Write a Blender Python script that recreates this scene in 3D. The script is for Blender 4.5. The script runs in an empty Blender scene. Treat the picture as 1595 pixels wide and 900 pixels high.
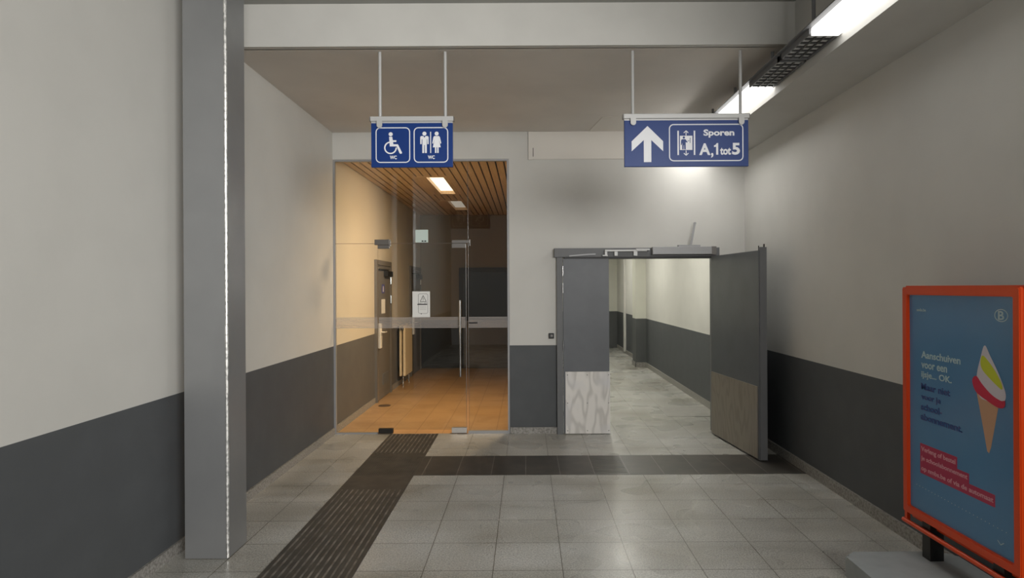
import bpy, bmesh, math, random
from mathutils import Vector, Matrix
random.seed(4)
PI = math.pi
SC = bpy.context.scene
COL = SC.collection

# ---------------------------------------------------------------- camera, world, exposure
cam_d = bpy.data.cameras.new('camera'); cam = bpy.data.objects.new('camera', cam_d); COL.objects.link(cam)
cam_d.sensor_width = 36; cam_d.lens = 36*1000/1595
cam_d.shift_x = -22.5/1595; cam_d.shift_y = -2/1595
cam_d.clip_start = .02
cam.matrix_world = Matrix.Translation((0, 0, 1.62)) @ Matrix.Rotation(PI/2, 4, 'X') @ Matrix.Rotation(math.radians(-.3), 4, 'Z')
SC.camera = cam
SC.view_settings.view_transform = 'Standard'; SC.view_settings.look = 'None'
SC.view_settings.exposure = 0.0; SC.view_settings.gamma = 1.0
SC.view_settings.use_curve_mapping = False
w = bpy.data.worlds.new('station_hall_daylight'); SC.world = w; w.use_nodes = True
w.node_tree.nodes['Background'].inputs[0].default_value = (1.0, .985, .95, 1)
w.node_tree.nodes['Background'].inputs[1].default_value = .2

def area_light(name, loc, aim, sx, sy, power, col=(1, .98, .93), spread=PI):
    d = bpy.data.lights.new(name, 'AREA'); d.shape = 'RECTANGLE'; d.size = sx; d.size_y = sy
    d.energy = power; d.color = col; d.spread = spread
    o = bpy.data.objects.new(name, d); COL.objects.link(o); o.location = loc
    o.rotation_euler = (Vector(aim)-Vector(loc)).to_track_quat('-Z', 'Y').to_euler()
    return o
HALL_POWER = 245; LAMP = 3.0; LAMP_END = 15.0; LOBBY = 1.7; CORR = 27.0; WORLD = .2
# added fill light for the unseen hall behind and to the right of the camera
w.node_tree.nodes['Background'].inputs[1].default_value = WORLD
area_light('hall_fill_light', (3.4, -3.3, 2.95), (-.65, 7.0, 1.4), 5.2, 1.8, HALL_POWER, (1, .985, .955), math.radians(105))

# ---------------------------------------------------------------- material helpers
def mat(name, col=(.5, .5, .5), rough=.6, metal=0, spec=.5, emit=None, es=0):
    m = bpy.data.materials.new(name); m.use_nodes = True
    b = m.node_tree.nodes['Principled BSDF']
    b.inputs['Base Color'].default_value = (*col, 1); b.inputs['Roughness'].default_value = rough
    b.inputs['Metallic'].default_value = metal; b.inputs['Specular IOR Level'].default_value = spec
    if emit: b.inputs['Emission Color'].default_value = (*emit, 1); b.inputs['Emission Strength'].default_value = es
    return m
def N(m, t, **kw):
    n = m.node_tree.nodes.new(t)
    for k, v in kw.items(): setattr(n, k, v)
    return n
def L(m, a, b): m.node_tree.links.new(a, b)
def bsdf(m): return m.node_tree.nodes['Principled BSDF']
def mixc(m, fac, a, b, mode='MIX'):
    n = N(m, 'ShaderNodeMix', data_type='RGBA', blend_type=mode)
    for s, v in ((n.inputs[0], fac), (n.inputs[6], a), (n.inputs[7], b)):
        if isinstance(v, (int, float)): s.default_value = v
        elif isinstance(v, tuple): s.default_value = (*v, 1) if len(v) == 3 else v
        else: L(m, v, s)
    return n.outputs[2]
def noise(m, scale, detail=3, rough=.5, vec=None, dim='3D'):
    n = N(m, 'ShaderNodeTexNoise'); n.inputs['Scale'].default_value = scale
    n.inputs['Detail'].default_value = detail; n.inputs['Roughness'].default_value = rough
    if vec is None:
        g = N(m, 'ShaderNodeNewGeometry'); vec = g.outputs['Position']
    L(m, vec, n.inputs['Vector']); return n.outputs['Fac']
def ramp(m, fac, p0, p1, c0=(0, 0, 0), c1=(1, 1, 1)):
    r = N(m, 'ShaderNodeValToRGB'); r.color_ramp.elements[0].position = p0; r.color_ramp.elements[1].position = p1
    r.color_ramp.elements[0].color = (*c0, 1); r.color_ramp.elements[1].color = (*c1, 1)
    r.color_ramp.interpolation = 'EASE'
    L(m, fac, r.inputs[0]); return r.outputs[0]
def math_(m, op, a, b=0):
    n = N(m, 'ShaderNodeMath', operation=op)
    for s, v in ((n.inputs[0], a), (n.inputs[1], b)):
        if isinstance(v, (int, float)): s.default_value = v
        else: L(m, v, s)
    return n.outputs[0]
def bump(m, h, dist=.002, strength=.5):
    b = N(m, 'ShaderNodeBump'); b.inputs['Distance'].default_value = dist; b.inputs['Strength'].default_value = strength
    L(m, h, b.inputs['Height']); L(m, b.outputs[0], bsdf(m).inputs['Normal'])
def grid(m, w_, h_, ox, oy, mortar, c_t, c_m, vary=.0):
    g = N(m, 'ShaderNodeNewGeometry'); mp = N(m, 'ShaderNodeMapping'); mp.inputs['Location'].default_value = (ox, oy, 0)
    L(m, g.outputs['Position'], mp.inputs[0])
    b = N(m, 'ShaderNodeTexBrick'); b.offset = 0; b.squash = 1
    L(m, mp.outputs[0], b.inputs['Vector'])
    b.inputs['Scale'].default_value = 1; b.inputs['Mortar Size'].default_value = mortar; b.inputs['Mortar Smooth'].default_value = .1
    b.inputs['Brick Width'].default_value = w_; b.inputs['Row Height'].default_value = h_; b.inputs['Bias'].default_value = 0
    b.inputs['Color1'].default_value = (*c_t, 1); b.inputs['Color2'].default_value = (*[c*(1-vary) for c in c_t], 1)
    b.inputs['Mortar'].default_value = (*c_m, 1)
    return b

# two tone painted wall: pale above a grey dado at 0.98 m
def wall_mat(name, top=(.62, .61, .575), low=(.083, .088, .093)):
    m = mat(name, top, .55, spec=.3)
    g = N(m, 'ShaderNodeNewGeometry'); s = N(m, 'ShaderNodeSeparateXYZ'); L(m, g.outputs['Position'], s.inputs[0])
    f = math_(m, 'GREATER_THAN', s.outputs[2], .98)
    n = noise(m, 2.5, 4); c_top = mixc(m, ramp(m, n, .3, .75), top, tuple(c*.955 for c in top))
    c_low = mixc(m, ramp(m, noise(m, 5, 5), .35, .8), low, tuple(c*1.12 for c in low))
    L(m, mixc(m, f, c_low, c_top), bsdf(m).inputs['Base Color'])
    bump(m, noise(m, 160, 2), .001, .35)
    return m
M_wall = wall_mat('two_tone_wall_paint')
M_wall_corr = wall_mat('corridor_wall_paint', (.66, .655, .58), (.10, .104, .104))
M_wall_lobby = wall_mat('lobby_wall_paint', (.62, .57, .48), (.12, .115, .11))
def plain_paint(name, c, amt=.06, sc=3, rough=.6):
    m = mat(name, c, rough, spec=.3)
    L(m, mixc(m, ramp(m, noise(m, sc, 4), .3, .75), c, tuple(x*(1-amt) for x in c)), bsdf(m).inputs['Base Color'])
    bump(m, noise(m, 140, 2), .001, .3); return m
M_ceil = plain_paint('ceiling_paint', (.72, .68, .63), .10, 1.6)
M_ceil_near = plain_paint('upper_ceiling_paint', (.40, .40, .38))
M_wall_far = wall_mat('darkened_brown_paint', (.25, .195, .125), (.026, .026, .025))  # colour darkened so the far wall stays dim under the hall light
M_white = plain_paint('white_paint', (.62, .61, .575))
M_bulk = plain_paint('bulkhead_paint', (.58, .57, .54))
M_patch = plain_paint('cream_plaster_light_patch', (.72, .685, .63), .03)

# terrazzo floor
M_floor = mat('grey_terrazzo_tiles', (.3, .3, .3), .3)
def build_floor():
    m = M_floor
    sp = ramp(m, noise(m, 120, 3, .75), .40, .62, (.30, .30, .29), (.86, .85, .81))
    sp2 = mixc(m, .5, sp, ramp(m, noise(m, 75, 3, .7), .35, .65, (.38, .38, .365), (.70, .695, .665)))
    b = grid(m, .4, .4, .2, -.08, .0028, (1, 1, 1), (.32, .30, .27), .10)
    c = mixc(m, 1, sp2, b.outputs['Color'], 'MULTIPLY')
    st = ramp(m, noise(m, 1.1, 2, .45), .30, .80, (1, 1, 1), (.70, .675, .62))
    c = mixc(m, 1, c, st, 'MULTIPLY')
    mp = N(m, 'ShaderNodeMapping'); g = N(m, 'ShaderNodeNewGeometry'); L(m, g.outputs['Position'], mp.inputs[0]); mp.inputs['Scale'].default_value = (.8, 2.6, 1)
    st2 = ramp(m, noise(m, 1.0, 2, .5, mp.outputs[0]), .42, .85, (1, 1, 1), (.66, .645, .60))
    c = mixc(m, 1, c, st2, 'MULTIPLY')
    L(m, c, bsdf(m).inputs['Base Color'])
    r = ramp(m, noise(m, 2.5, 1), .3, .7, (.24, .24, .24), (.34, .34, .34)); L(m, r, bsdf(m).inputs['Roughness'])
build_floor()
M_dark = mat('charcoal_tactile_tiles', (.07, .065, .06), .45)
bsdf(M_dark).inputs['Roughness'].default_value = .42
def build_dark():
    m = M_dark
    b = grid(m, .3, .64, .015, -5.545, .0032, (.068, .062, .056), (.19, .18, .165), .22)
    n = ramp(m, noise(m, 6, 5), .3, .8, (.8, .8, .8), (1.35, 1.3, 1.22))
    L(m, mixc(m, 1, b.outputs['Color'], n, 'MULTIPLY'), bsdf(m).inputs['Base Color'])
build_dark()
M_tact = mat('dark_tactile_rubber', (.05, .046, .04), .5)
L(M_tact, mixc(M_tact, ramp(M_tact, noise(M_tact, 7, 5), .3, .75), (.042, .038, .033), (.075, .068, .058)), bsdf(M_tact).inputs['Base Color'])
M_rib = mat('worn_rib', (.17, .155, .135), .4)
L(M_rib, mixc(M_rib, ramp(M_rib, noise(M_rib, 9, 5), .35, .7), (.07, .064, .055), (.25, .23, .20)), bsdf(M_rib).inputs['Base Color'])
M_skirt = mat('stone_skirting', (.3, .28, .25), .5)
L(M_skirt, mixc(M_skirt, ramp(M_skirt, noise(M_skirt, 60, 4), .3, .75), (.36, .345, .32), (.16, .15, .135)), bsdf(M_skirt).inputs['Base Color'])
M_lfloor = mat('beige_lobby_tiles', (.5, .4, .3), .35)
def build_lf():
    m = M_lfloor
    b = grid(m, .3, .3, .05, .05, .004, (.50, .315, .155), (.29, .175, .085), .06)
    n = ramp(m, noise(m, 2.3, 4), .4, .8, (1, 1, 1), (.78, .76, .72))
    L(m, mixc(m, 1, b.outputs['Color'], n, 'MULTIPLY'), bsdf(m).inputs['Base Color'])
build_lf()
M_hatch = plain_paint('pale_hatch', (.42, .41, .385), .12, 9, .4)
M_steelpaint = mat('metallic_grey_paint', (.30, .305, .31), .42, .55)
L(M_steelpaint, mixc(M_steelpaint, noise(M_steelpaint, 4, 5), (.27, .275, .28), (.33, .335, .34)), bsdf(M_steelpaint).inputs['Base Color'])
bump(M_steelpaint, noise(M_steelpaint, 250, 2), .0008, .3)
M_weld = mat('bright_worn_edge', (.6, .59, .57), .35, .6)
L(M_weld, mixc(M_weld, ramp(M_weld, noise(M_weld, 45, 4), .35, .6), (.42, .42, .41), (.85, .84, .81)), bsdf(M_weld).inputs['Base Color'])
M_dgrey = plain_paint('grey_door_paint', (.135, .143, .155), .10, 5, .38)
M_frame = plain_paint('grey_frame_paint', (.155, .158, .162), .08, 5, .45)
M_dark2 = mat('shadow_black', (.012, .012, .012), .5)
M_alu = mat('brushed_aluminium', (.62, .62, .62), .35, .85)
L(M_alu, mixc(M_alu, noise(M_alu, 30, 2), (.58, .58, .58), (.68, .68, .67)), bsdf(M_alu).inputs['Base Color'])
M_alu_w = mat('white_anodised', (.52, .52, .51), .4, .1)
M_satin = mat('satin_silver', (.34, .34, .345), .5, .3)
M_steel = mat('polished_steel', (.55, .55, .55), .22, 1.0)
M_fit = mat('dark_patch_fitting', (.16, .15, .14), .4, .5)
M_blackf = mat('black_patch_fitting', (.02, .018, .016), .5, .3)
M_ply = mat('plywood_veneer', (.5, .48, .45), .5)
def build_ply(m, c0, c1, c2):
    g = N(m, 'ShaderNodeNewGeometry'); mp = N(m, 'ShaderNodeMapping'); L(m, g.outputs['Position'], mp.inputs[0]); mp.inputs['Scale'].default_value = (3.6, 3.6, 1.1)
    wv = noise(m, 1.35, 2, .4, mp.outputs[0]); t = math_(m, 'FRACT', math_(m, 'MULTIPLY', wv, 7))
    t = math_(m, 'ABSOLUTE', math_(m, 'SUBTRACT', t, .5))
    c = mixc(m, ramp(m, t, .02, .32), c1, c0)
    c = mixc(m, ramp(m, noise(m, 2.6, 3), .5, .75), c, c2); L(m, c, bsdf(m).inputs['Base Color'])
build_ply(M_ply, (.80, .77, .73), (.60, .575, .54), (.68, .67, .68))
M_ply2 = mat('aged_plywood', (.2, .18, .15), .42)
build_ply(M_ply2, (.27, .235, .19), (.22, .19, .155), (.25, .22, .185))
M_screw = mat('screw_head', (.12, .11, .10), .4, .7)
M_blue = mat('enamel_blue', (.005, .036, .19), .4, spec=.3)
M_sign_w = mat('sign_white', (.82, .83, .86), .45)
M_signback = mat('sign_navy', (.012, .03, .21), .4)
M_orange = mat('orange_enamel', (.72, .062, .006), .3)
M_poster = mat('poster_blue', (.085, .24, .44), .22)
L(M_poster, mixc(M_poster, noise(M_poster, 3, 3), (.075, .215, .42), (.10, .265, .46)), bsdf(M_poster).inputs['Base Color'])
M_ptext = mat('poster_pale_print', (.42, .58, .62), .3)
M_pnavy = mat('poster_navy_print', (.022, .055, .21), .3)
M_pred = mat('poster_red_band', (.44, .025, .085), .3)
M_ppink = mat('poster_pink_print', (.72, .36, .42), .3)
M_iy = mat('ice_yellow', (.60, .65, .04), .3); M_iw = mat('ice_white', (.66, .62, .68), .3)
M_ir = mat('ice_red', (.60, .02, .07), .3); M_cone = mat('ice_cone', (.58, .33, .20), .35)
M_conc = plain_paint('grey_plastic_base', (.36, .385, .39), .12, 12, .5)
M_blackp = mat('black_post', (.008, .008, .008), .4)
M_paper = mat('paper', (.80, .80, .78), .7)
M_ink = mat('ink', (.03, .03, .03), .7)
M_louv = mat('lamp_louvre_grey', (.07, .07, .07), .4, .3)
M_house = mat('lamp_housing', (.16, .16, .165), .45)
M_lit = mat('lamp_light', (1, 1, 1), .5, emit=(1, .985, .95), es=LAMP)
M_lit_end = mat('end_lamp_light', (1, 1, 1), .5, emit=(1, .985, .95), es=LAMP_END)
M_unlit = mat('unlit_tube', (.85, .87, .85), .3)
M_wood = mat('pine_slat', (.5, .32, .17), .45)
def build_wood():
    m = M_wood; g = N(m, 'ShaderNodeNewGeometry'); mp = N(m, 'ShaderNodeMapping'); L(m, g.outputs['Position'], mp.inputs[0]); mp.inputs['Scale'].default_value = (26, 1.1, 8)
    L(m, mixc(m, ramp(m, noise(m, 2, 4, .6, mp.outputs[0]), .3, .75), (.76, .55, .33), (.62, .43, .25)), bsdf(m).inputs['Base Color'])
build_wood()
M_gap = mat('slat_gap', (.02, .014, .01), .8)
M_lobbylamp = mat('lobby_lamp_light', (1, 1, 1), .5, emit=(1, .86, .66), es=LOBBY)
M_lobbyoff = mat('dim_lobby_lamp', (.62, .62, .60), .4, emit=(1, .92, .8), es=.32)
M_corlamp = mat('corridor_lamp_light', (1, 1, 1), .5, emit=(1, .98, .88), es=CORR)
M_lobdoor = plain_paint('lobby_door_grey', (.17, .155, .14), .08, 4, .45)
M_lobdark = mat('dark_door_glass', (.025, .022, .02), .15)
M_rad = mat('radiator_cream', (.82, .68, .46), .4)
M_handle_w = mat('white_handle', (.75, .73, .70), .4)
M_drain = mat('drain_steel', (.16, .11, .07), .5, .5)
M_pictoblue = mat('picto_blue', (.05, .05, .28), .4)
M_greenw = mat('pale_green_plate', (.62, .74, .70), .5)

def glass_mat(name, tint=(.93, .95, .94)):
    m = bpy.data.materials.new(name); m.use_nodes = True; nt = m.node_tree
    nt.nodes.clear()
    out = nt.nodes.new('ShaderNodeOutputMaterial'); mx = nt.nodes.new('ShaderNodeMixShader')
    tr = nt.nodes.new('ShaderNodeBsdfTransparent'); gl = nt.nodes.new('ShaderNodeBsdfGlossy')
    tr.inputs[0].default_value = (*tint, 1); gl.inputs['Roughness'].default_value = .01
    lw = nt.nodes.new('ShaderNodeLayerWeight'); lw.inputs[0].default_value = .5
    pw = nt.nodes.new('ShaderNodeMath'); pw.operation = 'POWER'; pw.inputs[1].default_value = 5
    nt.links.new(lw.outputs['Facing'], pw.inputs[0])
    ml = nt.nodes.new('ShaderNodeMath'); ml.operation = 'MULTIPLY_ADD'; ml.inputs[1].default_value = .9; ml.inputs[2].default_value = .045
    nt.links.new(pw.outputs[0], ml.inputs[0]); nt.links.new(ml.outputs[0], mx.inputs[0])
    nt.links.new(tr.outputs[0], mx.inputs[1]); nt.links.new(gl.outputs[0], mx.inputs[2]); nt.links.new(mx.outputs[0], out.inputs[0])
    return m
M_glass = glass_mat('clear_glass')
def frost_mat():
    m = bpy.data.materials.new('frosted_stripe'); m.use_nodes = True; nt = m.node_tree; nt.nodes.clear()
    out = nt.nodes.new('ShaderNodeOutputMaterial'); mx = nt.nodes.new('ShaderNodeMixShader'); mx.inputs[0].default_value = .42
    tr = nt.nodes.new('ShaderNodeBsdfTransparent'); df = nt.nodes.new('ShaderNodeBsdfDiffuse'); df.inputs[0].default_value = (.55, .52, .50, 1)
    nt.links.new(tr.outputs[0], mx.inputs[1]); nt.links.new(df.outputs[0], mx.inputs[2]); nt.links.new(mx.outputs[0], out.inputs[0]); return m
M_frost = frost_mat()

# ---------------------------------------------------------------- mesh helpers (all shapes are given in world metres)
def box(bm, x0, x1, y0, y1, z0, z1, bev=0):
    vs = [bm.verts.new(p) for p in ((x0, y0, z0), (x1, y0, z0), (x1, y1, z0), (x0, y1, z0), (x0, y0, z1), (x1, y0, z1), (x1, y1, z1), (x0, y1, z1))]
    fs = [bm.faces.new([vs[i] for i in f]) for f in ((0, 3, 2, 1), (4, 5, 6, 7), (0, 1, 5, 4), (1, 2, 6, 5), (2, 3, 7, 6), (3, 0, 4, 7))]
    if bev:
        es = list({e for f in fs for e in f.edges})
        bmesh.ops.bevel(bm, geom=es, offset=bev, segments=2, affect='EDGES', profile=.5)
def cyl(bm, p, q, r, n=14, r2=None):
    p, q = Vector(p), Vector(q); d = q-p
    M = Matrix.Translation((p+q)/2) @ d.to_track_quat('Z', 'Y').to_matrix().to_4x4()
    bmesh.ops.create_cone(bm, cap_ends=True, segments=n, radius1=r, radius2=r if r2 is None else r2, depth=d.length, matrix=M)
def prism(bm, pts, f, d0, d1):
    n = len(pts)
    a = [bm.verts.new(f(u, v, d0)) for u, v in pts]; b = [bm.verts.new(f(u, v, d1)) for u, v in pts]
    try: bm.faces.new(a); bm.faces.new(b[::-1])
    except ValueError: pass
    for i in range(n): bm.faces.new([a[i], b[i], b[(i+1) % n], a[(i+1) % n]])
def rrect(x0, x1, y0, y1, r, n=5):
    o = []
    for cx, cy, a0 in ((x1-r, y1-r, 0), (x0+r, y1-r, 90), (x0+r, y0+r, 180), (x1-r, y0+r, 270)):
        for k in range(n+1):
            a = math.radians(a0+90*k/n); o.append((cx+r*math.cos(a), cy+r*math.sin(a)))
    return o
def circle(cx, cy, r, n=20, ry=None):
    ry = ry or r
    return [(cx+r*math.cos(2*PI*k/n), cy+ry*math.sin(2*PI*k/n)) for k in range(n)]
def ring(bm, outer, inner, f, d0, d1):
    n = len(outer)
    A = [[bm.verts.new(f(u, v, d)) for u, v in P] for P in (outer, inner) for d in (d0, d1)]
    o0, o1, i0, i1 = A
    for k in range(n):
        j = (k+1) % n
        for a, b in ((o0, o1), (o1, i1), (i1, i0), (i0, o0)):
            bm.faces.new([a[k], a[j], b[j], b[k]])
def stroke(bm, pts, wd, f, d0, d1):          # thick polyline as quads
    for (x0, y0), (x1, y1) in zip(pts, pts[1:]):
        l = math.hypot(x1-x0, y1-y0); nx, ny = -(y1-y0)/l*wd/2, (x1-x0)/l*wd/2
        prism(bm, [(x0+nx, y0+ny), (x0-nx, y0-ny), (x1-nx, y1-ny), (x1+nx, y1+ny)], f, d0, d1)
def text(bm, s, x0, x1, y0, y1, f, d0, d1, bold=.02):    # lettering fitted to a rectangle
    c = bpy.data.curves.new('t', 'FONT'); c.body = s; c.offset = bold; c.resolution_u = 3
    o = bpy.data.objects.new('t', c); COL.objects.link(o); bpy.context.view_layer.update()
    me = bpy.data.meshes.new_from_object(o.evaluated_get(bpy.context.evaluated_depsgraph_get()))
    bpy.data.objects.remove(o); bpy.data.curves.remove(c)
    xs = [v.co.x for v in me.vertices]; ys = [v.co.y for v in me.vertices]
    ax, bx, ay, by = min(xs), max(xs), min(ys), max(ys)
    mp = lambda v: (x0+(v.x-ax)/(bx-ax)*(x1-x0), y0+(v.y-ay)/(by-ay)*(y1-y0))
    tmp = bmesh.new(); tmp.from_mesh(me); bpy.data.meshes.remove(me)
    bmesh.ops.remove_doubles(tmp, verts=tmp.verts, dist=1e-5)
    ext = bmesh.ops.extrude_face_region(tmp, geom=list(tmp.faces)); up = {e for e in ext['geom'] if isinstance(e, bmesh.types.BMVert)}
    new = {}
    for v in tmp.verts:
        u, t = mp(v.co); new[v] = bm.verts.new(f(u, t, d1 if v in up else d0))
    for fc in tmp.faces:
        try: bm.faces.new([new[v] for v in fc.verts])
        except ValueError: pass
    tmp.free()
def obj(name, bm, m, parent=None, smooth=False, label=None):
    off = parent_loc(parent) if parent else Vector((0, 0, 0))
    bmesh.ops.recalc_face_normals(bm, faces=bm.faces)
    if not parent:
        cs = [v.co for v in bm.verts]
        off = Vector(((min(c.x for c in cs)+max(c.x for c in cs))/2, (min(c.y for c in cs)+max(c.y for c in cs))/2, min(c.z for c in cs)))
    bmesh.ops.translate(bm, verts=bm.verts, vec=-off)
    me = bpy.data.meshes.new(name); bm.to_mesh(me); bm.free()
    for mm in (m if isinstance(m, list) else [m]): me.materials.append(mm)
    if smooth:
        for p in me.polygons: p.use_smooth = True
        me.set_sharp_from_angle(angle=math.radians(38))
    o = bpy.data.objects.new(name, me); COL.objects.link(o)
    if parent: o.parent = parent
    else: o.location = off
    if label: o['label'] = label
    return o
def parent_loc(p):
    v = Vector((0, 0, 0))
    while p: v += p.location; p = p.parent
    return v
def tag(o, label, cat=None, group=None, kind=None):
    o['label'] = label
    if cat: o['category'] = cat
    if group: o['group'] = group
    if kind: o['kind'] = kind
    return o
def thing(name, label, cat, loc=(0, 0, 0), group=None, kind=None):
    o = bpy.data.objects.new(name, None); COL.objects.link(o); o.location = loc; o.empty_display_size = .1
    return tag(o, label, cat, group, kind)
def B(*a, **k):
    bm = bmesh.new()
    for b in a: box(bm, *b, **k)
    return bm
def struct(name, bm, m, label, cat, parent=None):
    o = obj(name, bm, m); return tag(o, label, cat, kind='structure')
def copy_tree(o, parent=None):
    c = o.copy(); COL.objects.link(c); c.parent = parent
    for ch in [x for x in bpy.data.objects if x.parent == o]: copy_tree(ch, c)
    return c

XL, XR, YB = -2.15, 2.43, 7.14
ZC, ZN, ZS = 3.355, 3.66, 3.10      # low ceiling, near ceiling, bulkhead soffit

# ---------------------------------------------------------------- setting
struct('floor', B((-2.4, 6.0, -4.0, YB+.02, -.15, 0), (.2, 2.7, YB+.02, 17.6, -.15, 0)), M_floor, 'grey speckled terrazzo tile floor of the hall and the passage', 'floor')
struct('floor', B((-2.4, .2, YB+.02, 13.3, -.15, 0)), M_lfloor, 'beige square tile floor behind the glass partition', 'floor')
struct('wall_left', B((XL-.2, XL, -4.0, YB+.0, 0, ZN+.3)), M_wall, 'long left wall, pale above and dark grey below', 'wall')
struct('wall_right', B((XR, XR+.2, 1.2, 17.4, 0, ZN+.3)), M_wall, 'long right wall, pale above and dark grey below', 'wall')
struct('wall_back', B((XL, -.19, YB, YB+.16, 3.055, ZC), (-.19, .345, YB, YB+.16, 0, ZC), (.345, XR, YB, YB+.16, 2.045, ZC),
                      (2.13, XR, YB, YB+.16, 0, 2.045)), M_wall, 'back wall around the glass partition and the double doors', 'wall')
struct('ceiling', B((XL, XR, 4.65, YB+.16, ZC, ZN+.3)), [M_ceil], 'lower grey ceiling above the two hanging signs', 'ceiling')
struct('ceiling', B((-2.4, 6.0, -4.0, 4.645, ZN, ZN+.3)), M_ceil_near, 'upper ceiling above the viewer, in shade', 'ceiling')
struct('trim_1', B((XL, 1.935, 4.60, 4.66, ZC-.0, ZN)), M_white, 'pale downstand beam where the ceiling steps down', 'beam')
struct('trim_2', B((1.935, XR, 1.2, YB, ZS, ZN)), M_bulk, 'boxed bulkhead running along the top of the right wall', 'bulkhead')
struct('baseboard_left', B((XL, XL+.015, -4, YB, 0, .075)), M_skirt, 'stone skirting at the foot of the left wall', 'skirting')
struct('baseboard_right', B((XR-.018, XR, 1.2, YB, 0, .085)), M_skirt, 'dark skirting at the foot of the right wall', 'skirting')
struct('baseboard_back', B((-.185, .345, YB-.015, YB, 0, .07)), M_skirt, 'low skirting between glass partition and double doors', 'skirting')
# raised plaster patch high on the back wall
struct('trim_3', B((.03, 1.6, YB-.012, YB, 3.045, ZC-.002), (.03, .078, YB-.02, YB, 3.04, ZC-.002)), M_patch, 'cream raised panel high on the back wall beside the sign', 'panel')
struct('trim_4', B((.078, .084, YB-.022, YB-.005, 3.075, 3.17)), M_gap, 'short dark slot on the left of the cream raised panel', 'slot')
# pale patch painting the bright spot of light on the low ceiling
bm = bmesh.new()
prism(bm, [(.70, 7.135), (.78, 6.55), (1.10, 6.45), (1.55, 6.9), (1.6, 7.135)], lambda u, v, d: (u, v, ZC-d), 0, .004)
struct('trim_5', bm, M_patch, 'pale painted light patch on the low ceiling just above the back wall', 'ceiling patch')
# dark tile band across the floor
band = struct('trim_6', B((-.985, XR-.02, 5.545, 6.185, 0, .003)), M_dark, 'dark charcoal tile band crossing the floor to the right wall', 'floor band')
bm = bmesh.new()
for k in range(12):
    y = 5.60+k*.048; box(bm, .588, .87, y, y+.016, .0028, .0055)
obj('ribbed_tile', bm, M_dark, band)

# lobby shell behind the glass
YL = 13.0
struct('wall_left', B((XL-.2, XL, YB, YL+.2, 0, 3.4)), M_wall_lobby, 'warm lit left wall behind the glass partition', 'wall')
struct('wall_back', B((XL-.2, .2, YL, YL+.2, 0, 3.4)), M_wall_far, 'dark far wall of the lobby behind the glass', 'wall')
struct('wall_right', B((.18, .30, YB+.16, 17.3, 0, 3.4)), M_wall_corr, 'dividing wall between lobby and passage', 'wall')
struct('baseboard_left', B((XL, XL+.015, YB+.03, 9.05, 0, .08), (XL, XL+.015, 10.11, 11.76, 0, .08)), M_skirt, 'skirting along the left wall behind the glass', 'skirting')
struct('ceiling', B((XL, .2, YB+.16, YL, 3.17, 3.3)), M_gap, 'dark void above the wooden slats of the lobby', 'ceiling')
LX0, LX1 = -1.33, -1.10
bm = bmesh.new(); x = XL+.01
while x < .17:
    segs = [(YB+.16, YL)]
    if x+.085 > LX0-.03 and x < LX1+.03: segs = [(YB+.16, 8.5), (10.12, 10.85), (12.2, YL)]
    for a, b in segs: box(bm, x, min(x+.080, .175), a, b, 3.10, 3.118)
    x += .0995
tag(obj('slatted_ceiling', bm, M_wood), 'pine slat ceiling running away behind the glass partition', 'ceiling', kind='structure')
def lobby_lamp(y0, y1, m, label):
    t = thing('recessed_lamp', label, 'ceiling lamp', ((LX0+LX1)/2, (y0+y1)/2, 3.10), 'lamps recessed in the slatted ceiling')
    bm = bmesh.new(); f = lambda u, v, d: (u, v, d)
    ring(bm, [(-1.458, y0-.06), (-1.046, y0-.06), (-1.046, y1+.06), (-1.458, y1+.06)], [(LX0, y0), (LX1, y0), (LX1, y1), (LX0, y1)], f, 3.095, 3.16)
    obj('lamp_frame', bm, M_wood, t)
    obj('diffuser', B((LX0, LX1, y0, y1, 3.145, 3.16)), m, t)
lobby_lamp(8.56, 10.06, M_lobbylamp, 'near lit lamp recessed in the pine slat ceiling')
lobby_lamp(10.9, 12.14, M_lobbyoff, 'far dimmer lamp recessed in the pine slat ceiling')
area_light('lobby_side_fill', (.045, 8.1, 2.99), (-1.9, 8.45, .5), .9, .12, 64, (1, .68, .38), math.radians(122))  # added warm fill for the lobby, its source is not visible

wl = thing('added_wall_lamp', 'added lamp body around the lobby side light, out of sight behind the back wall', 'wall lamp', (.12, 8.1, 2.92))  # fixture body added so the side fill light does not float
obj('housing', B((.10, .178, 7.62, 8.58, 2.92, 3.08), bev=.01), M_alu_w, wl)
obj('hood', B((.0, .10, 7.62, 8.58, 3.075, 3.085)), M_alu_w, wl)

# passage beyond the double doors
struct('wall_back', B((.3, XR, 17.2, 17.4, 0, 3.0)), M_wall_corr, 'far end wall of the passage', 'wall')
struct('ceiling', B((.3, XR, YB+.16, 17.2, 2.75, 2.95)), M_white, 'ceiling of the passage, above the door head', 'ceiling')
struct('trim_7', B((2.22, XR, 13.06, 13.46, 0, 2.75)), M_wall_corr, 'square pilaster on the right wall of the passage', 'pilaster')
struct('trim_8', B((2.385, XR, 15.7, 15.83, .05, 2.75)), M_white, 'thin white vertical pipe casing far down the passage', 'casing')
struct('baseboard_right', B((XR-.015, XR, YB+.16, 13.06, 0, .09), (2.205, 2.22, 13.045, 13.47, 0, .09), (2.205, XR, 13.045, 13.06, 0, .09), (XR-.015, XR, 13.46, 17.2, 0, .09)), M_skirt, 'skirting along the right wall of the passage', 'skirting')
struct('trim_9', B((1.76, 2.40, 8.02, 8.66, 0, .004)), M_hatch, 'pale square floor plate just inside the passage', 'floor plate')
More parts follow.
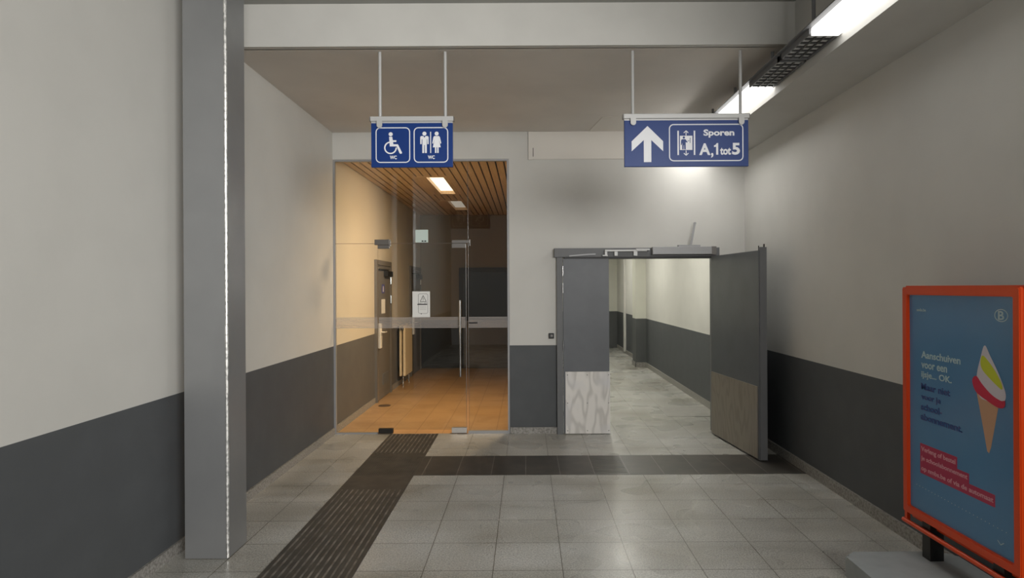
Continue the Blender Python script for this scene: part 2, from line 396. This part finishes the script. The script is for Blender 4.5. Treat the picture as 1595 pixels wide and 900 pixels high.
for k, y in enumerate((8.8, 11.6, 14.6)):
    t = thing('passage_lamp', ('ceiling lamp of the passage nearest the double doors', 'ceiling lamp in the middle of the passage', 'ceiling lamp at the far end of the passage')[k], 'ceiling lamp', (1.3, y, 2.66), 'ceiling lamps of the passage')
    obj('housing', B((1.15, 1.45, y-.6, y+.6, 2.69, 2.75)), M_alu_w, t)
    obj('diffuser', B((1.17, 1.43, y-.58, y+.58, 2.66, 2.689)), M_corlamp, t)

# ---------------------------------------------------------------- steel column
col = thing('steel_column', 'grey metallic square column standing in front of the left wall', 'column', (-1.93, 3.98, 0))
obj('shaft', B((-2.058, -1.80, 3.855, 4.11, .004, ZN)), M_steelpaint, col)
bm = bmesh.new()
seg = 26
for k in range(seg):                         # uneven weld bead down the front right corner
    z0, z1 = .01+k*(3.63/seg), .01+(k+1)*(3.63/seg)
    wd = .013+.0035*random.random(); cyl(bm, (-1.802, 3.857, z0), (-1.802+random.uniform(-.001, .001), 3.857, z1), wd*.62, 8)
obj('weld_edge', bm, M_weld, col, label='bright worn weld seam on the column corner')

# ---------------------------------------------------------------- glass partition
win = thing('window_1', 'frameless clear glass partition left and right of the glass door', 'glass partition', (-1.17, YB+.03, 0), kind='structure')
G0, G1 = YB+.02, YB+.032
XD0, XD1 = -1.655, -.675
obj('left_pane', B((XL+.02, XD0-.003, G0, G1, .012, 2.118)), M_glass, win)
obj('transom_pane', B((XL+.02, -.652, G0, G1, 2.124, 3.04)), M_glass, win)
obj('right_pane', B((-.648, -.2, G0, G1, .012, 3.04)), M_glass, win)
bm = B((XL, XL+.022, YB+.01, YB+.045, 0, 3.055), (-.212, -.19, YB+.01, YB+.045, 0, 3.055), (XL+.022, -.212, YB+.01, YB+.045, 3.035, 3.055),
       (XL+.022, XD0-.01, YB+.01, YB+.045, 0, .014), (-.655, -.212, YB+.01, YB+.045, 0, .03))
obj('channel', bm, M_satin, win)
def stripes(x0, x1, parent):
    bm = bmesh.new()
    for k in range(8): box(bm, x0, x1, G0-.0015, G0-.0005, 1.178+k*.0155, 1.178+k*.0155+.0105)
    obj('frosted_stripes', bm, M_frost, parent)
stripes(XL+.025, XD0-.006, win); stripes(-.645, -.215, win)
obj('seam_edge', B((-.6505, -.6475, G0-.001, G1, .03, 3.04)), M_steel, win)
obj('seam_edge', B((XL+.02, -.66, G0-.001, G1, 2.119, 2.122)), M_fit, win)
def patch(x0, x1, z0, z1, m, parent, y=.012):
    return obj('patch_fitting', B((x0, x1, G0-y, G1+y, z0, z1), bev=.003), m, parent)
patch(-1.69, -1.525, 2.105, 2.165, M_fit, win); patch(-.83, -.635, 2.12, 2.155, M_fit, win)
obj('stop_pin', B((-1.522, -1.512, G0-.01, G0, 2.09, 2.16)), M_steel, win); obj('stop_pin', B((-.632, -.624, G0-.01, G0, 2.09, 2.16)), M_steel, win)
# the glass door
dr = thing('door_1', 'clear glass swing door with long steel pull bar', 'door', (XD0, YB+.026, 0), kind='structure')
pane = obj('door_pane', B((XD0+.002, XD1, G0, G1, .045, 2.115)), M_glass, dr)
stripes(XD0+.006, XD1-.006, pane)
obj('edge_strip', B((XD1, XD1+.005, G0-.001, G1+.001, .05, 2.11)), M_steel, dr)
patch(XD0, -1.525, 2.062, 2.103, M_fit, dr); patch(-.83, XD1, 2.066, 2.118, M_fit, dr)
patch(XD0, -1.495, .008, .058, M_blackf, dr, .02); patch(-.84, -.67, .008, .066, M_alu, dr, .02)
bm = bmesh.new(); cyl(bm, (-.735, G0-.06, .64), (-.735, G0-.06, 1.485), .0115, 16)
for z in (.75, 1.38): cyl(bm, (-.735, G0-.06, z), (-.735, G0, z), .009, 12)
obj('pull_bar', bm, M_steel, dr, True)
# paper notice on the door
nt_ = thing('warning_notice', 'white paper notice with a warning triangle taped on the glass door', 'notice', (-1.175, G0-.002, 1.3))
obj('sheet', B((-1.272, -1.076, G0-.003, G0-.0018, 1.298, 1.585)), M_paper, nt_)
bm = bmesh.new(); f = lambda u, v, d: (u, G0-.003-d, v)
# notice drawing measured on the sheet: 1 sheet unit = 0.196 m wide
def nf(a, b): return (-1.272+.196*a, 1.585-.287*b)
o_ = rrect(nf(.33, 0)[0], nf(.88, 0)[0], nf(0, .86)[1], nf(0, .09)[1], .018); i_ = rrect(nf(.33, 0)[0]+.003, nf(.88, 0)[0]-.003, nf(0, .86)[1]+.003, nf(0, .09)[1]-.003, .015)
ring(bm, o_, i_, f, 0, .0005)
A, Bp, Cp = nf(.44, .40), nf(.79, .40), nf(.61, .16); stroke(bm, [A, Bp, Cp, A], .0055, f, 0, .0006)
stroke(bm, [nf(.61, .24), nf(.61, .33)], .005, f, 0, .0006); stroke(bm, [nf(.61, .35), nf(.61, .37)], .005, f, 0, .0006)
stroke(bm, [nf(.28, .505), nf(.84, .505)], .012, f, 0, .0006)
text(bm, 'LET OP', nf(.34, 0)[0], nf(.84, 0)[0], nf(0, .47)[1], nf(0, .44)[1], f, 0, .0006)
for b_ in (.58, .64, .70): stroke(bm, [nf(.42, b_), nf(.80, b_)], .0015, f, 0, .0006)
prism(bm, circle(*nf(.50, .87), .006, 10), f, 0, .0006)
obj('print', bm, M_ink, nt_)
# little pale plate on the transom pane
pl = thing('pale_plate', 'small pale square plate on the glass above the glass door', 'plate', (-1.16, G0-.003, 2.135))
obj('plate', B((-1.235, -1.093, G0-.006, G0-.0005, 2.13, 2.272), bev=.001), M_greenw, pl)
obj('mark', B((-1.165, -1.145, G0-.008, G0-.006, 2.138, 2.152), (-1.135, -1.115, G0-.008, G0-.006, 2.138, 2.152)), M_ink, pl)
st = obj('glass_label', B((-.645, -.548, G0-.003, G0-.0017, 1.225, 1.241)), M_blackf)
tag(st, 'small dark label at the left of the right glass pane stripes', 'label')

# ---------------------------------------------------------------- things in the lobby
def lobby_door(y0, y1, label, full=True, n='door_2'):
    d = thing(n, label, 'door', (XL, (y0+y1)/2, 0), kind='structure')
    bm = B((XL, XL+.035, y0, y0+.07, .0, 2.03), (XL, XL+.035, y1-.07, y1, .0, 2.03), (XL, XL+.035, y0+.07, y1-.07, 1.96, 2.03))
    obj('door_frame', bm, M_lobdoor, d)
    lf = obj('door_leaf', B((XL, XL+.02, y0+.072, y1-.072, .01, 1.955)), M_lobdoor, d)
    if full: obj('vent_grille', B((XL+.02, XL+.03, y0+.40, y1-.25, .2, .36), (XL+.03, XL+.034, y0+.42, y1-.27, .34, .36)), M_frame, lf)
    cl = obj('door_closer', B((XL+.02, XL+.085, y1-.5, y1-.14, 1.80, 1.88), (XL+.03, XL+.05, y0+.15, y1-.3, 1.89, 1.905)), M_blackf, lf)
    hp = obj('handle_plate', B((XL+.02, XL+.06, y0+.12, y0+.22, .76, 1.12), bev=.008), M_handle_w, lf)
    bm = bmesh.new(); cyl(bm, (XL+.05, y0+.17, .99), (XL+.105, y0+.17, .99), .012); cyl(bm, (XL+.10, y0+.165, .99), (XL+.10, y0+.32, .985), .011)
    obj('lever', bm, M_handle_w, hp, True)
    for z in (1.45, 1.75): bm = bmesh.new(); cyl(bm, (XL+.035, y1-.075, z-.06), (XL+.035, y1-.075, z+.06), .012, 10); obj('hinge', bm, M_steel, lf)
    return d, lf
d2, lf2 = lobby_door(9.07, 10.09, 'grey door with white lever handle in the warm lit left wall')
obj('pictogram', B((XL+.02, XL+.024, 9.45, 9.62, 1.55, 1.68)), M_pictoblue, lf2)
obj('pictogram_figure', B((XL+.024, XL+.026, 9.51, 9.56, 1.57, 1.655)), M_handle_w, lf2)
obj('notice', B((XL+.02, XL+.023, 9.42, 9.66, 1.25, 1.46)), M_paper, lf2)
lobby_door(11.8, 12.9, 'shaded grey door far back in the lobby left wall', False, 'door_3')
# far dark door of the lobby
d4 = thing('door_4', 'dark glazed double door in the far wall of the lobby', 'door', (-.6, YL, 0), kind='structure')
obj('door_frame', B((-1.36, -1.27, YL-.05, YL, 0, 2.03), (.02, .11, YL-.05, YL, 0, 2.03), (-1.27, .02, YL-.05, YL, 1.94, 2.03)), M_blackf, d4)
obj('upper_panel', B((-1.27, .02, YL-.02, YL-.0, .96, 1.94)), M_lobdark, d4)
obj('lower_panel', B((-1.27, .02, YL-.025, YL-.0, .01, .96)), M_lobdoor, d4)
# radiator
rd = thing('radiator', 'cream double panel radiator on the left wall beyond the glass door', 'radiator', (-2.08, 10.95, 0))
for x0, x1 in ((-2.105, -2.07), (-2.045, -2.005)):
    bm = B((x0, x1, 10.6, 11.25, .17, 1.0), bev=.008)
    obj('panel', bm, M_rad, rd)
for y in (10.66, 11.18): bm = bmesh.new(); cyl(bm, (-2.055, y, 0), (-2.055, y, .2), .014); obj('pipe', bm, M_steel, rd, True)
for b_ in ((-2.149, -2.10, 10.75, 10.79, .3, .9), (-2.149, -2.10, 11.05, 11.09, .3, .9), (-2.075, -2.04, 10.7, 11.15, .9, .94), (-2.075, -2.04, 10.7, 11.15, .22, .26)): obj('bracket', B(b_), M_fit, rd)
obj('valve', B((-2.08, -2.03, 10.56, 10.62, .93, .985), bev=.01), M_fit, rd)
dn = bmesh.new(); cyl(dn, (-1.97, 8.87, 0), (-1.97, 8.87, .006), .085, 24)
tag(obj('floor_drain', dn, M_drain), 'small dark round drain in the beige lobby floor', 'drain')

# ---------------------------------------------------------------- grey double doors
dd = thing('door_5', 'grey double doors with plywood kick panels, right leaf wide open', 'door', (1.2, YB, 0), kind='structure')
obj('jamb', B((.335, .40, YB-.05, YB+.13, 0, 1.955)), M_frame, dd)
obj('jamb', B((2.075, 2.135, YB-.03, YB+.13, 0, 1.955)), M_frame, dd)
obj('head', B((.31, 2.125, YB-.08, YB+.13, 1.955, 2.052)), M_frame, dd)
obj('head_shadow_slit', B((.42, 2.07, YB-.06, YB+.10, 1.938, 1.956)), M_dark2, dd)  # black strip painting the shadow slit under the door head
leaf = obj('door_leaf', B((.405, .912, YB-.045, YB, .008, 1.94)), M_dgrey, dd)
kp = obj('kick_panel', B((.425, .918, YB-.058, YB-.045, .008, .69)), M_ply, leaf, label='pale plywood panel screwed to the closed leaf')
for sx in (.447, .665, .90):
    for sz in (.04, .345, .655): bm = bmesh.new(); cyl(bm, (sx, YB-.0595, sz), (sx, YB-.057, sz), .0055, 8); obj('screw', bm, M_screw, leaf)
for z in (1.80, 1.61, .98): 
    bm = bmesh.new(); cyl(bm, (.403, YB-.054, z-.055), (.403, YB-.054, z+.055), .0075, 10); obj('hinge', bm, M_steel, leaf, True)
# open leaf: hinged at the right, swung toward the viewer
H = Vector((2.035, 7.07, 0)); ang = math.atan2(-1.11, .115); ux, uy = math.cos(ang), math.sin(ang)   # along the leaf toward the viewer
nx, ny = uy, -ux                                # left-facing normal
if nx > 0: nx, ny = -nx, -ny
def F(s, z, d): return (H.x+ux*s+nx*d, H.y+uy*s+ny*d, z)     # d: distance toward the passage side (left)
def slab(bm, s0, s1, z0, z1, d0, d1): prism(bm, [(s0, z0), (s1, z0), (s1, z1), (s0, z1)], F, d0, d1)
bm = bmesh.new(); slab(bm, 0, 1.13, .010, 1.955, -.048, 0)
leaf2 = obj('door_leaf', bm, M_dgrey, dd)
bm = bmesh.new(); slab(bm, 1.118, 1.142, .012, 1.985, -.072, -.006); slab(bm, 1.10, 1.118, .012, 1.985, -.078, -.049)
obj('rebate_edge', bm, M_frame, leaf2)
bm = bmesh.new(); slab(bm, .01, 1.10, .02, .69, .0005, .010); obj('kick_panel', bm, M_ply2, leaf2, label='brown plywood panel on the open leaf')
bm = bmesh.new(); cyl(bm, F(1.115, 1.955, -.06), F(1.115, 2.015, -.06), .007, 8); cyl(bm, F(1.09, 1.955, -.02), F(1.09, 2.0, -.02), .005, 8)
obj('latch_bolt', bm, M_blackf, leaf2)
for z in (1.80, 1.61, .98): bm = bmesh.new(); cyl(bm, F(-.01, z-.055, -.02), F(-.01, z+.055, -.02), .008, 10); obj('hinge', bm, M_steel, leaf2)
# closer body and arms on the head
cl = obj('closer_body', B((1.375, 2.02, YB-.155, YB-.08, 1.975, 2.058), bev=.004), M_satin, dd, label='long silver door closer body')
obj('end_cap', B((2.02, 2.07, YB-.153, YB-.08, 1.972, 2.06)), M_fit, cl)
obj('closer_rail', B((.86, 1.32, YB-.125, YB-.08, 2.012, 2.030), (1.20, 1.35, YB-.13, YB-.08, 2.022, 2.040), bev=.002), M_alu_w, dd)
bm = B((.86, .885, YB-.12, YB-.08, 1.975, 2.012), (.965, 1.0, YB-.12, YB-.08, 1.965, 2.012), (1.175, 1.215, YB-.12, YB-.08, 1.965, 2.012), (.835, .89, YB-.125, YB-.08, 1.962, 1.974))
obj('rail_bracket', bm, M_alu_w, dd)
bm = bmesh.new()
f = lambda u, v, d: (u, YB-.09-d, v)
stroke(bm, [(.47, 1.965), (.62, 1.978), (.76, 1.985)], .014, f, 0, .012); obj('closer_arm', bm, M_satin, dd)
bm = bmesh.new(); box(bm, 1.66, 1.90, YB-.14, YB-.09, 2.058, 2.078)
stroke(bm, [(1.80, 2.07), (1.845, 2.31)], .022, lambda u, v, d: (u, YB-.11-d, v), 0, .008)
prism(bm, circle(1.847, 2.315, .014, 12), lambda u, v, d: (u, YB-.11-d, v), -.003, .012)
obj('raised_arm', bm, M_satin, dd)
# black button
bt = thing('push_button', 'small black square button on the wall left of the double doors', 'button', (.275, YB, 1.085))
obj('box', B((.245, .303, YB-.03, YB, 1.055, 1.115), bev=.006), M_blackp, bt); 
bm = bmesh.new(); cyl(bm, (.276, YB-.034, 1.087), (.276, YB-.03, 1.087), .012, 14); obj('knob', bm, M_fit, bt)

# ---------------------------------------------------------------- tactile guidance strip
ts = thing('tactile_strip', 'dark ribbed guidance strip on the floor leading to the glass door', 'guidance strip', (-1.25, 4.6, 0))
obj('mat_tiles', B((-1.52, -.985, .8, YB-.01, 0, .0045)), M_tact, ts)
bm = bmesh.new()
for k in range(12):
    xx = -1.49+k*.0425
    y = .82
    while y < 5.12:
        e = min(y+.37+.0*random.random(), 5.15); box(bm, xx, xx+.011, y, e, .004, .0085); y = e+.006
obj('ribs', bm, M_rib, ts)
bm = bmesh.new()
for k in range(12): xx = -1.49+k*.0425; box(bm, xx, xx+.011, 6.28, YB-.03, .004, .0085)
obj('ribs', bm, M_rib, ts)
bm = bmesh.new()
for k in range(27):
    for q in range(16):
        box(bm, -1.51+k*.0193, -1.502+k*.0193, 5.56+q*.0385, 5.585+q*.0385, .004, .007)
obj('studs', bm, M_tact, ts)

# ---------------------------------------------------------------- hanging signs
def sign_frame(x0, x1, z0, z1, ys, rods, label):
    t = thing('hanging_sign', label, 'sign', ((x0+x1)/2, ys, ZC), 'blue signs hanging from the ceiling')
    pn = obj('panel', B((x0, x1, ys-.012, ys+.012, z0, z1), bev=.002), M_blue, t)
    obj('rail', B((x0-.006, x1+.006, ys-.022, ys+.022, z1+.012, z1+.048), bev=.004), M_alu_w, t)
    obj('end_cap', B((x0-.010, x0-.006, ys-.02, ys+.02, z1+.012, z1+.046)), M_fit, t); obj('end_cap', B((x1+.006, x1+.010, ys-.02, ys+.02, z1+.012, z1+.046)), M_fit, t)
    obj('groove', B((x0, x1, ys-.008, ys+.008, z1, z1+.012)), M_alu_w, t)
    for x in rods:
        bm = bmesh.new(); cyl(bm, (x, ys, z1+.045), (x, ys, ZC), .0115, 16); obj('rod', bm, M_alu_w, t, True)
        bm = bmesh.new(); prism(bm, [(x-.02, z1+.02)]+[(x+.02*math.cos(a), z1-.018+.02*math.sin(a)) for a in [PI+PI*k/10 for k in range(11)]]+[(x+.02, z1+.02)], lambda u, v, d: (u, ys-.022-d, v), 0, .006)
        obj('clip', bm, M_alu_w, t)
    return t, pn
YS = 4.72
sg, pn = sign_frame(-1.133, -.535, 2.508, 2.832, YS, (-1.069, -.589), 'blue toilet sign with wheelchair and man and woman pictograms')
kx = .598/600.0                       # artwork grid of the left sign: 600 x 330 units
def art(mirror, ys):
    s = -1 if mirror else 1
    def g(a, b): return (s*(a-395)*.000997-.834, 2.832-(b-528)*.000985)
    f = lambda u, v, d: (u, ys-s*(.012+d), v)
    return g, f
for mir, nm in ((False, 'pictograms'), (True, 'pictograms_back')):
    g, f = art(mir, YS); bm = bmesh.new(); U = .00099
    def rr(a0, a1, b0, b1):
        p, q = g(a0, b1), g(a1, b0); xa, xb = min(p[0], q[0]), max(p[0], q[0])
        ring(bm, rrect(xa, xb, p[1], q[1], .034), rrect(xa+.007, xb-.007, p[1]+.007, q[1]-.007, .027), f, 0, .001)
    rr(128, 382, 560, 824); rr(408, 662, 560, 824)
    # wheelchair user
    prism(bm, circle(*g(239, 611), 15*U), f, 0, .001)
    prism(bm, [g(*p) for p in ((227, 630), (250, 630), (254, 656), (280, 656), (280, 669), (256, 669), (258, 686), (292, 686), (322, 748), (320, 755), (309, 757), (303, 752), (282, 702), (232, 702))], f, 0, .001)
    n = 26; a0, a1 = math.radians(105), math.radians(375)
    cx, cy = 237, 712
    outer = []; inner = []
    for k in range(n+1):
        a = math.radians(100+262*k/n)
        outer.append(g(cx+47*math.cos(a), cy-47*math.sin(a))); inner.append(g(cx+37*math.cos(a), cy-37*math.sin(a)))
    for k in range(n): prism(bm, [outer[k], outer[k+1], inner[k+1], inner[k]], f, 0, .001)
    # man
    prism(bm, circle(*g(487, 608), 15*U), f, 0, .001)
    prism(bm, [g(*p) for p in ((462, 626), (480, 626), (487, 640), (494, 626), (512, 626), (518, 634), (518, 686), (508, 686), (507, 650), (504, 650), (504, 752), (490, 752), (489, 692), (485, 692), (484, 752), (471, 752), (471, 650), (467, 650), (466, 686), (456, 686), (456, 634))], f, 0, .001)
    prism(bm, [g(*p) for p in ((529, 594), (536, 594), (536, 752), (529, 752))], f, 0, .001)
    # woman
    prism(bm, circle(*g(577, 608), 15*U), f, 0, .001)
    prism(bm, [g(*p) for p in ((560, 626), (594, 626), (601, 634), (611, 680), (603, 684), (592, 650), (607, 710), (591, 710), (591, 752), (580, 752), (580, 710), (575, 710), (575, 752), (564, 752), (564, 710), (548, 710), (562, 650), (551, 684), (544, 680), (553, 634))], f, 0, .001)
    for a0_, a1_ in ((232, 283), (512, 562)):
        if not mir:
            p, q = g(a0_, 797), g(a1_, 770); text(bm, 'WC', p[0], q[0], p[1], q[1], f, 0, .001, .03)
        else:      # on the back the lettering reads the other way round, seen from the lobby
            p, q = g(a0_, 797), g(a1_, 770); f2 = f; text(bm, 'WC', p[0], q[0], p[1], q[1], f2, 0, .001, .03)
    obj('pictograms', bm, M_sign_w, pn)
sg2, pn2 = sign_frame(.724, 1.634, 2.503, 2.842, YS, (.788, 1.580), 'wide blue sign with white arrow and track numbers A,1 tot 5')
bm = bmesh.new()
def g2(a, b): return (.724+(a-145)*.0011, 2.842-(b-553)*.00112)
f = lambda u, v, d: (u, YS-.012-d, v)
prism(bm, [g2(*p) for p in ((299, 590), (403, 690), (403, 755), (324, 682), (324, 826), (274, 826), (274, 682), (193, 755), (193, 690))], f, 0, .001)
p, q = g2(442, 822), g2(938, 578); ring(bm, rrect(p[0], q[0], p[1], q[1], .034), rrect(p[0]+.0075, q[0]-.0075, p[1]+.0075, q[1]-.0075, .0265), f, 0, .001)
for a in (503, 612): prism(bm, [g2(*t_) for t_ in ((a-5, 622), (a+5, 622), (a+5, 781), (a-5, 781))], f, 0, .001)
prism(bm, [g2(*t_) for t_ in ((515, 655), (598, 655), (598, 748), (515, 748))], f, 0, .001)
for b0, b1, sg_ in ((622, 653, 1), (783, 752, -1)):
    stroke(bm, [g2(556, b0+4*sg_), g2(556, b1)], .006, f, 0, .001); stroke(bm, [g2(541, b0+14*sg_), g2(556, b0), g2(571, b0+14*sg_)], .006, f, 0, .001)
for s_, a0, a1, b0, b1 in (('Sporen', 672, 878, 668, 614), ('A', 643, 718, 782, 705), (',', 722, 738, 800, 768), ('tot', 782, 855, 781, 733), ('5', 862, 915, 781, 703)):
    p, q = g2(a0, b0), g2(a1, b1); text(bm, s_, p[0], q[0], p[1], q[1], f, 0, .001, .035)
prism(bm, [g2(*t_) for t_ in ((756, 780), (770, 780), (770, 704), (760, 704), (754, 714), (742, 719), (742, 730), (756, 728))], f, 0, .001)
obj('lettering', bm, M_sign_w, pn2)
bm = bmesh.new()
f3 = lambda u, v, d: (u, YS-.0131-d, v)
prism(bm, circle(*g2(541, 667), .0085, 14), f3, 0, .0008)
prism(bm, [g2(*p) for p in ((529, 678), (552, 678), (560, 690), (566, 696), (563, 701), (553, 696), (553, 745), (543, 745), (542, 716), (540, 716), (539, 745), (530, 745), (530, 700), (526, 716), (521, 715), (523, 684))], f3, 0, .0008)
stroke(bm, [g2(583, 668), g2(583, 702)], .004, f3, 0, .0008); stroke(bm, [g2(566, 690), g2(578, 687)], .004, f3, 0, .0008)
obj('lift_figure', bm, M_blue, pn2, label='dark figure in the white lift symbol')

# ---------------------------------------------------------------- strip luminaires under the ceiling
ZL = 3.16; LX, RX = 1.735, 1.925
def luminaire(y0, lit, label, ln=1.5, ml=M_lit):
    y1 = y0+ln
    t = thing('strip_luminaire', label, 'lamp', ((LX+RX)/2, (y0+y1)/2, ZL), 'row of louvred strip lamps')
    a, b = lit
    sides = [(y0, y1)] if lit == (0, 0) else [q for q in ((y0, a-.002), (b+.002, y1)) if q[1]-q[0] > .02]
    hb = B((LX, RX, y0, y0+.02, ZL, ZL+.035), (LX, RX, y1-.02, y1, ZL, ZL+.035), (LX-.025, RX, y0, y1, ZL+.035, ZL+.042), (1.79, 1.87, y0, y1, ZL+.042, ZL+.08),
           *[q for s0, s1 in sides for q in ((LX, LX+.010, s0, s1, ZL, ZL+.035), (RX-.010, RX, s0, s1, ZL, ZL+.035))])
    obj('housing', hb, M_house, t)
    bm = bmesh.new()
    for k in (1, 2): x = LX+.012+k*(RX-LX-.024)/3; box(bm, x-.004, x+.004, y0+.02, y1-.02, ZL+.001, ZL+.012)
    nb = int(ln/.068)
    for k in range(1, nb): y = y0+.02+k*((ln-.04)/nb); box(bm, LX+.016, RX-.016, y-.004, y+.004, ZL+.001, ZL+.012)
    obj('louvre', bm, M_louv, t)
    a, b = lit
    if lit != (0, 0): obj('tube_panel', B((LX+.013, RX-.013, a, b, ZL-.012, ZL+.033)), ml, t, label='lit white lamp section')
    rest = []
    if lit == (0, 0): rest.append((LX+.014, RX-.014, y0+.03, y1-.03, ZL+.0125, ZL+.02))
    elif a-.02 > y0+.05: rest.append((LX+.014, RX-.014, y0+.03, a-.005, ZL+.0125, ZL+.02))
    if lit != (0, 0) and b+.02 < y1-.05: rest.append((LX+.014, RX-.014, b+.005, y1-.03, ZL+.0125, ZL+.02))
    if rest: obj('unlit_panel', B(*rest), M_unlit, t)
    bm = bmesh.new()
    top = ZC if y0 > 4.3 else ZN
    bm.free()
    for yy in (y0+.35, y1-.3): bm = bmesh.new(); cyl(bm, (1.83, yy, ZL+.08), (1.83, yy, top), .012, 10); obj('hanger', bm, M_house, t)
    return t
luminaire(4.40, (4.98, 5.88), 'strip lamp with dark near part, above the right end of the arrow sign')
luminaire(5.92, (5.95, 7.06), 'farthest strip lamp, almost touching the back wall behind the arrow sign', 1.17, M_lit_end)
luminaire(2.87, (2.90, 3.92), 'near strip lamp at the top right, its far end unlit')
luminaire(1.34, (0, 0), 'unlit strip lamp overhead, above the top edge of the photo')
luminaire(-.19, (0, 0), 'unlit strip lamp behind the viewer, last of the row')

# ---------------------------------------------------------------- poster stand
ps = thing('poster_stand', 'orange framed ice cream poster stand beside the right wall', 'poster stand', (2.2, 3.27, 0))
PX = 2.2
def pf(u, v, d): return (PX-d, 3.68-u, v)
W_, Z0, Z1 = .80, .365, 1.568
bm = bmesh.new()
for d0, d1, e in ((-.035, .0, .052), (0, .022, .044)):
    ring(bm, [(-e, Z0-e), (W_+e, Z0-e), (W_+e, Z1+e), (-e, Z1+e)], [(0, Z0), (W_, Z0), (W_, Z1), (0, Z1)], pf, d0, d1)
bmesh.ops.bevel(bm, geom=[e for e in bm.edges], offset=.004, segments=2, affect='EDGES')
obj('frame', bm, M_orange, ps, True)
bm = bmesh.new()
prism(bm, [(-.052, Z0-.052), (W_+.052, Z0-.052), (W_+.052, Z0-.085), (-.052, Z0-.085)], pf, -.06, -.036)
cyl(bm, pf(-.055, Z0-.10, .012), pf(W_+.055, Z0-.10, .012), .013, 14)
for u in (-.04, W_+.04): prism(bm, [(u-.012, Z0-.10), (u+.012, Z0-.10), (u+.012, Z0-.045), (u-.012, Z0-.045)], pf, -.01, .008)
obj('lower_rail', bm, M_orange, ps, True)
po = obj('poster', B((PX-.004, PX+.030, 3.68-W_-.002, 3.682, Z0-.002, Z1+.002)), M_poster, ps)
def D(name, m, fn, d0=.0042, d1=.005):
    bm = bmesh.new(); fn(bm, lambda u, v, d: pf(u, v, d0+(d1-d0)*(d > 0))); obj(name, bm, m, po)
def line(nm, m, tx, u0, u1, v0, v1, bold=.02, d0=.0044, d1=.0056):
    D(nm, m, lambda bm, f: text(bm, tx, u0, u1, v0, v1, f, 0, 1, bold), d0, d1)
for a in (('Aanschuiven', .108, .430, 1.219, 1.258), ('voor een', .108, .325, 1.163, 1.193), ('ijsje... OK.', .108, .362, 1.103, 1.148), ('nmbs.be', .069, .150, 1.477, 1.493, .01)):
    line('pale_text_line', M_ptext, *a)
def logo(bm, f):
    ring(bm, circle(.71, 1.48, .043, 32, .030), circle(.71, 1.48, .038, 32, .026), f, 0, 1)
    text(bm, 'B', .69, .728, 1.459, 1.501, f, 0, 1, .02)
D('oval_logo', M_ptext, logo)
for a in (('Maar niet', .105, .348, 1.043, 1.080), ('voor je', .105, .272, .980, 1.020), ('school-', .102, .282, .930, .968), ('abonnement.', .100, .441, .875, .912)):
    line('navy_text_line', M_pnavy, *a)
def red(bm, f):
    prism(bm, [(.093, .743), (.400, .743), (.400, .683), (.093, .683)], f, 0, 1)
    prism(bm, [(.093, .6835), (.488, .6835), (.488, .634), (.093, .634)], f, 0, 1)
    prism(bm, [(.093, .6345), (.665, .6345), (.665, .576), (.093, .576)], f, 0, 1)
D('red_band', M_pred, red)
for a in (('Verleng of bestel', .104, .388, .694, .728, .015), ('je schoolabonnement', .104, .478, .644, .676, .015), ('op nmbs.be of via de automaat', .104, .655, .587, .620, .015)):
    line('pink_text_line', M_ppink, *a, d0=.0052, d1=.006)
def curve(pts, n=6):       # closed Catmull-Rom
    o = []
    for i in range(len(pts)):
        p0, p1, p2, p3 = [Vector((*pts[(i+k-1) % len(pts)], 0)) for k in range(4)]
        for j in range(n):
            t = j/n; q = .5*((2*p1)+(p2-p0)*t+(2*p0-5*p1+4*p2-p3)*t*t+(3*p1-p0-3*p2+p3)*t**3); o.append((q.x, q.y))
    return o
D('cone', M_cone, lambda bm, f: prism(bm, [(.545, 1.10), (.60, 1.085), (.69, 1.055), (.684, 1.03), (.640, .850), (.628, .822), (.616, .828), (.580, .97)], f, 0, 1))
D('ice_white', M_iw, lambda bm, f: prism(bm, curve([(.545, 1.115), (.55, 1.19), (.575, 1.27), (.603, 1.332), (.640, 1.285), (.705, 1.19), (.738, 1.11), (.70, 1.07), (.60, 1.07), (.57, 1.08)]), f, 0, 1), .0052, .006)
D('ice_yellow', M_iy, lambda bm, f: prism(bm, curve([(.576, 1.250), (.590, 1.282), (.625, 1.262), (.675, 1.215), (.712, 1.165), (.716, 1.138), (.690, 1.148), (.635, 1.18), (.588, 1.215)]), f, 0, 1), .0062, .007)
D('ice_red', M_ir, lambda bm, f: prism(bm, curve([(.518, 1.152), (.545, 1.178), (.585, 1.145), (.645, 1.105), (.705, 1.085), (.733, 1.088), (.728, 1.058), (.690, 1.050), (.625, 1.068), (.545, 1.10)]), f, 0, 1), .0062, .007)
def small(bm, f): stroke(bm, [(.68, .43), (.70, .415), (.72, .43)], .004, f, 0, 1)
for k in range(26): D('dot', M_ptext, lambda bm, f: prism(bm, circle(.06+k*.027, .50-k*.0006, .0022, 6), f, 0, 1))
D('small_smile_mark', M_ptext, small)
for y in (3.545, 3.0):
    obj('post', B((PX+.0, PX+.075, y-.035, y+.035, .10, Z0-.045)), M_blackp, ps)
bm = bmesh.new()
prism(bm, rrect(1.775, 2.40, 2.90, 3.645, .07, 6), lambda u, v, d: (u, v, d), .0, .112)
top = [e for e in bm.edges if all(abs(v.co.z-.112) < 1e-5 for v in e.verts)]
bmesh.ops.bevel(bm, geom=top, offset=.018, segments=3, affect='EDGES')
obj('base', bm, M_conc, ps, True)
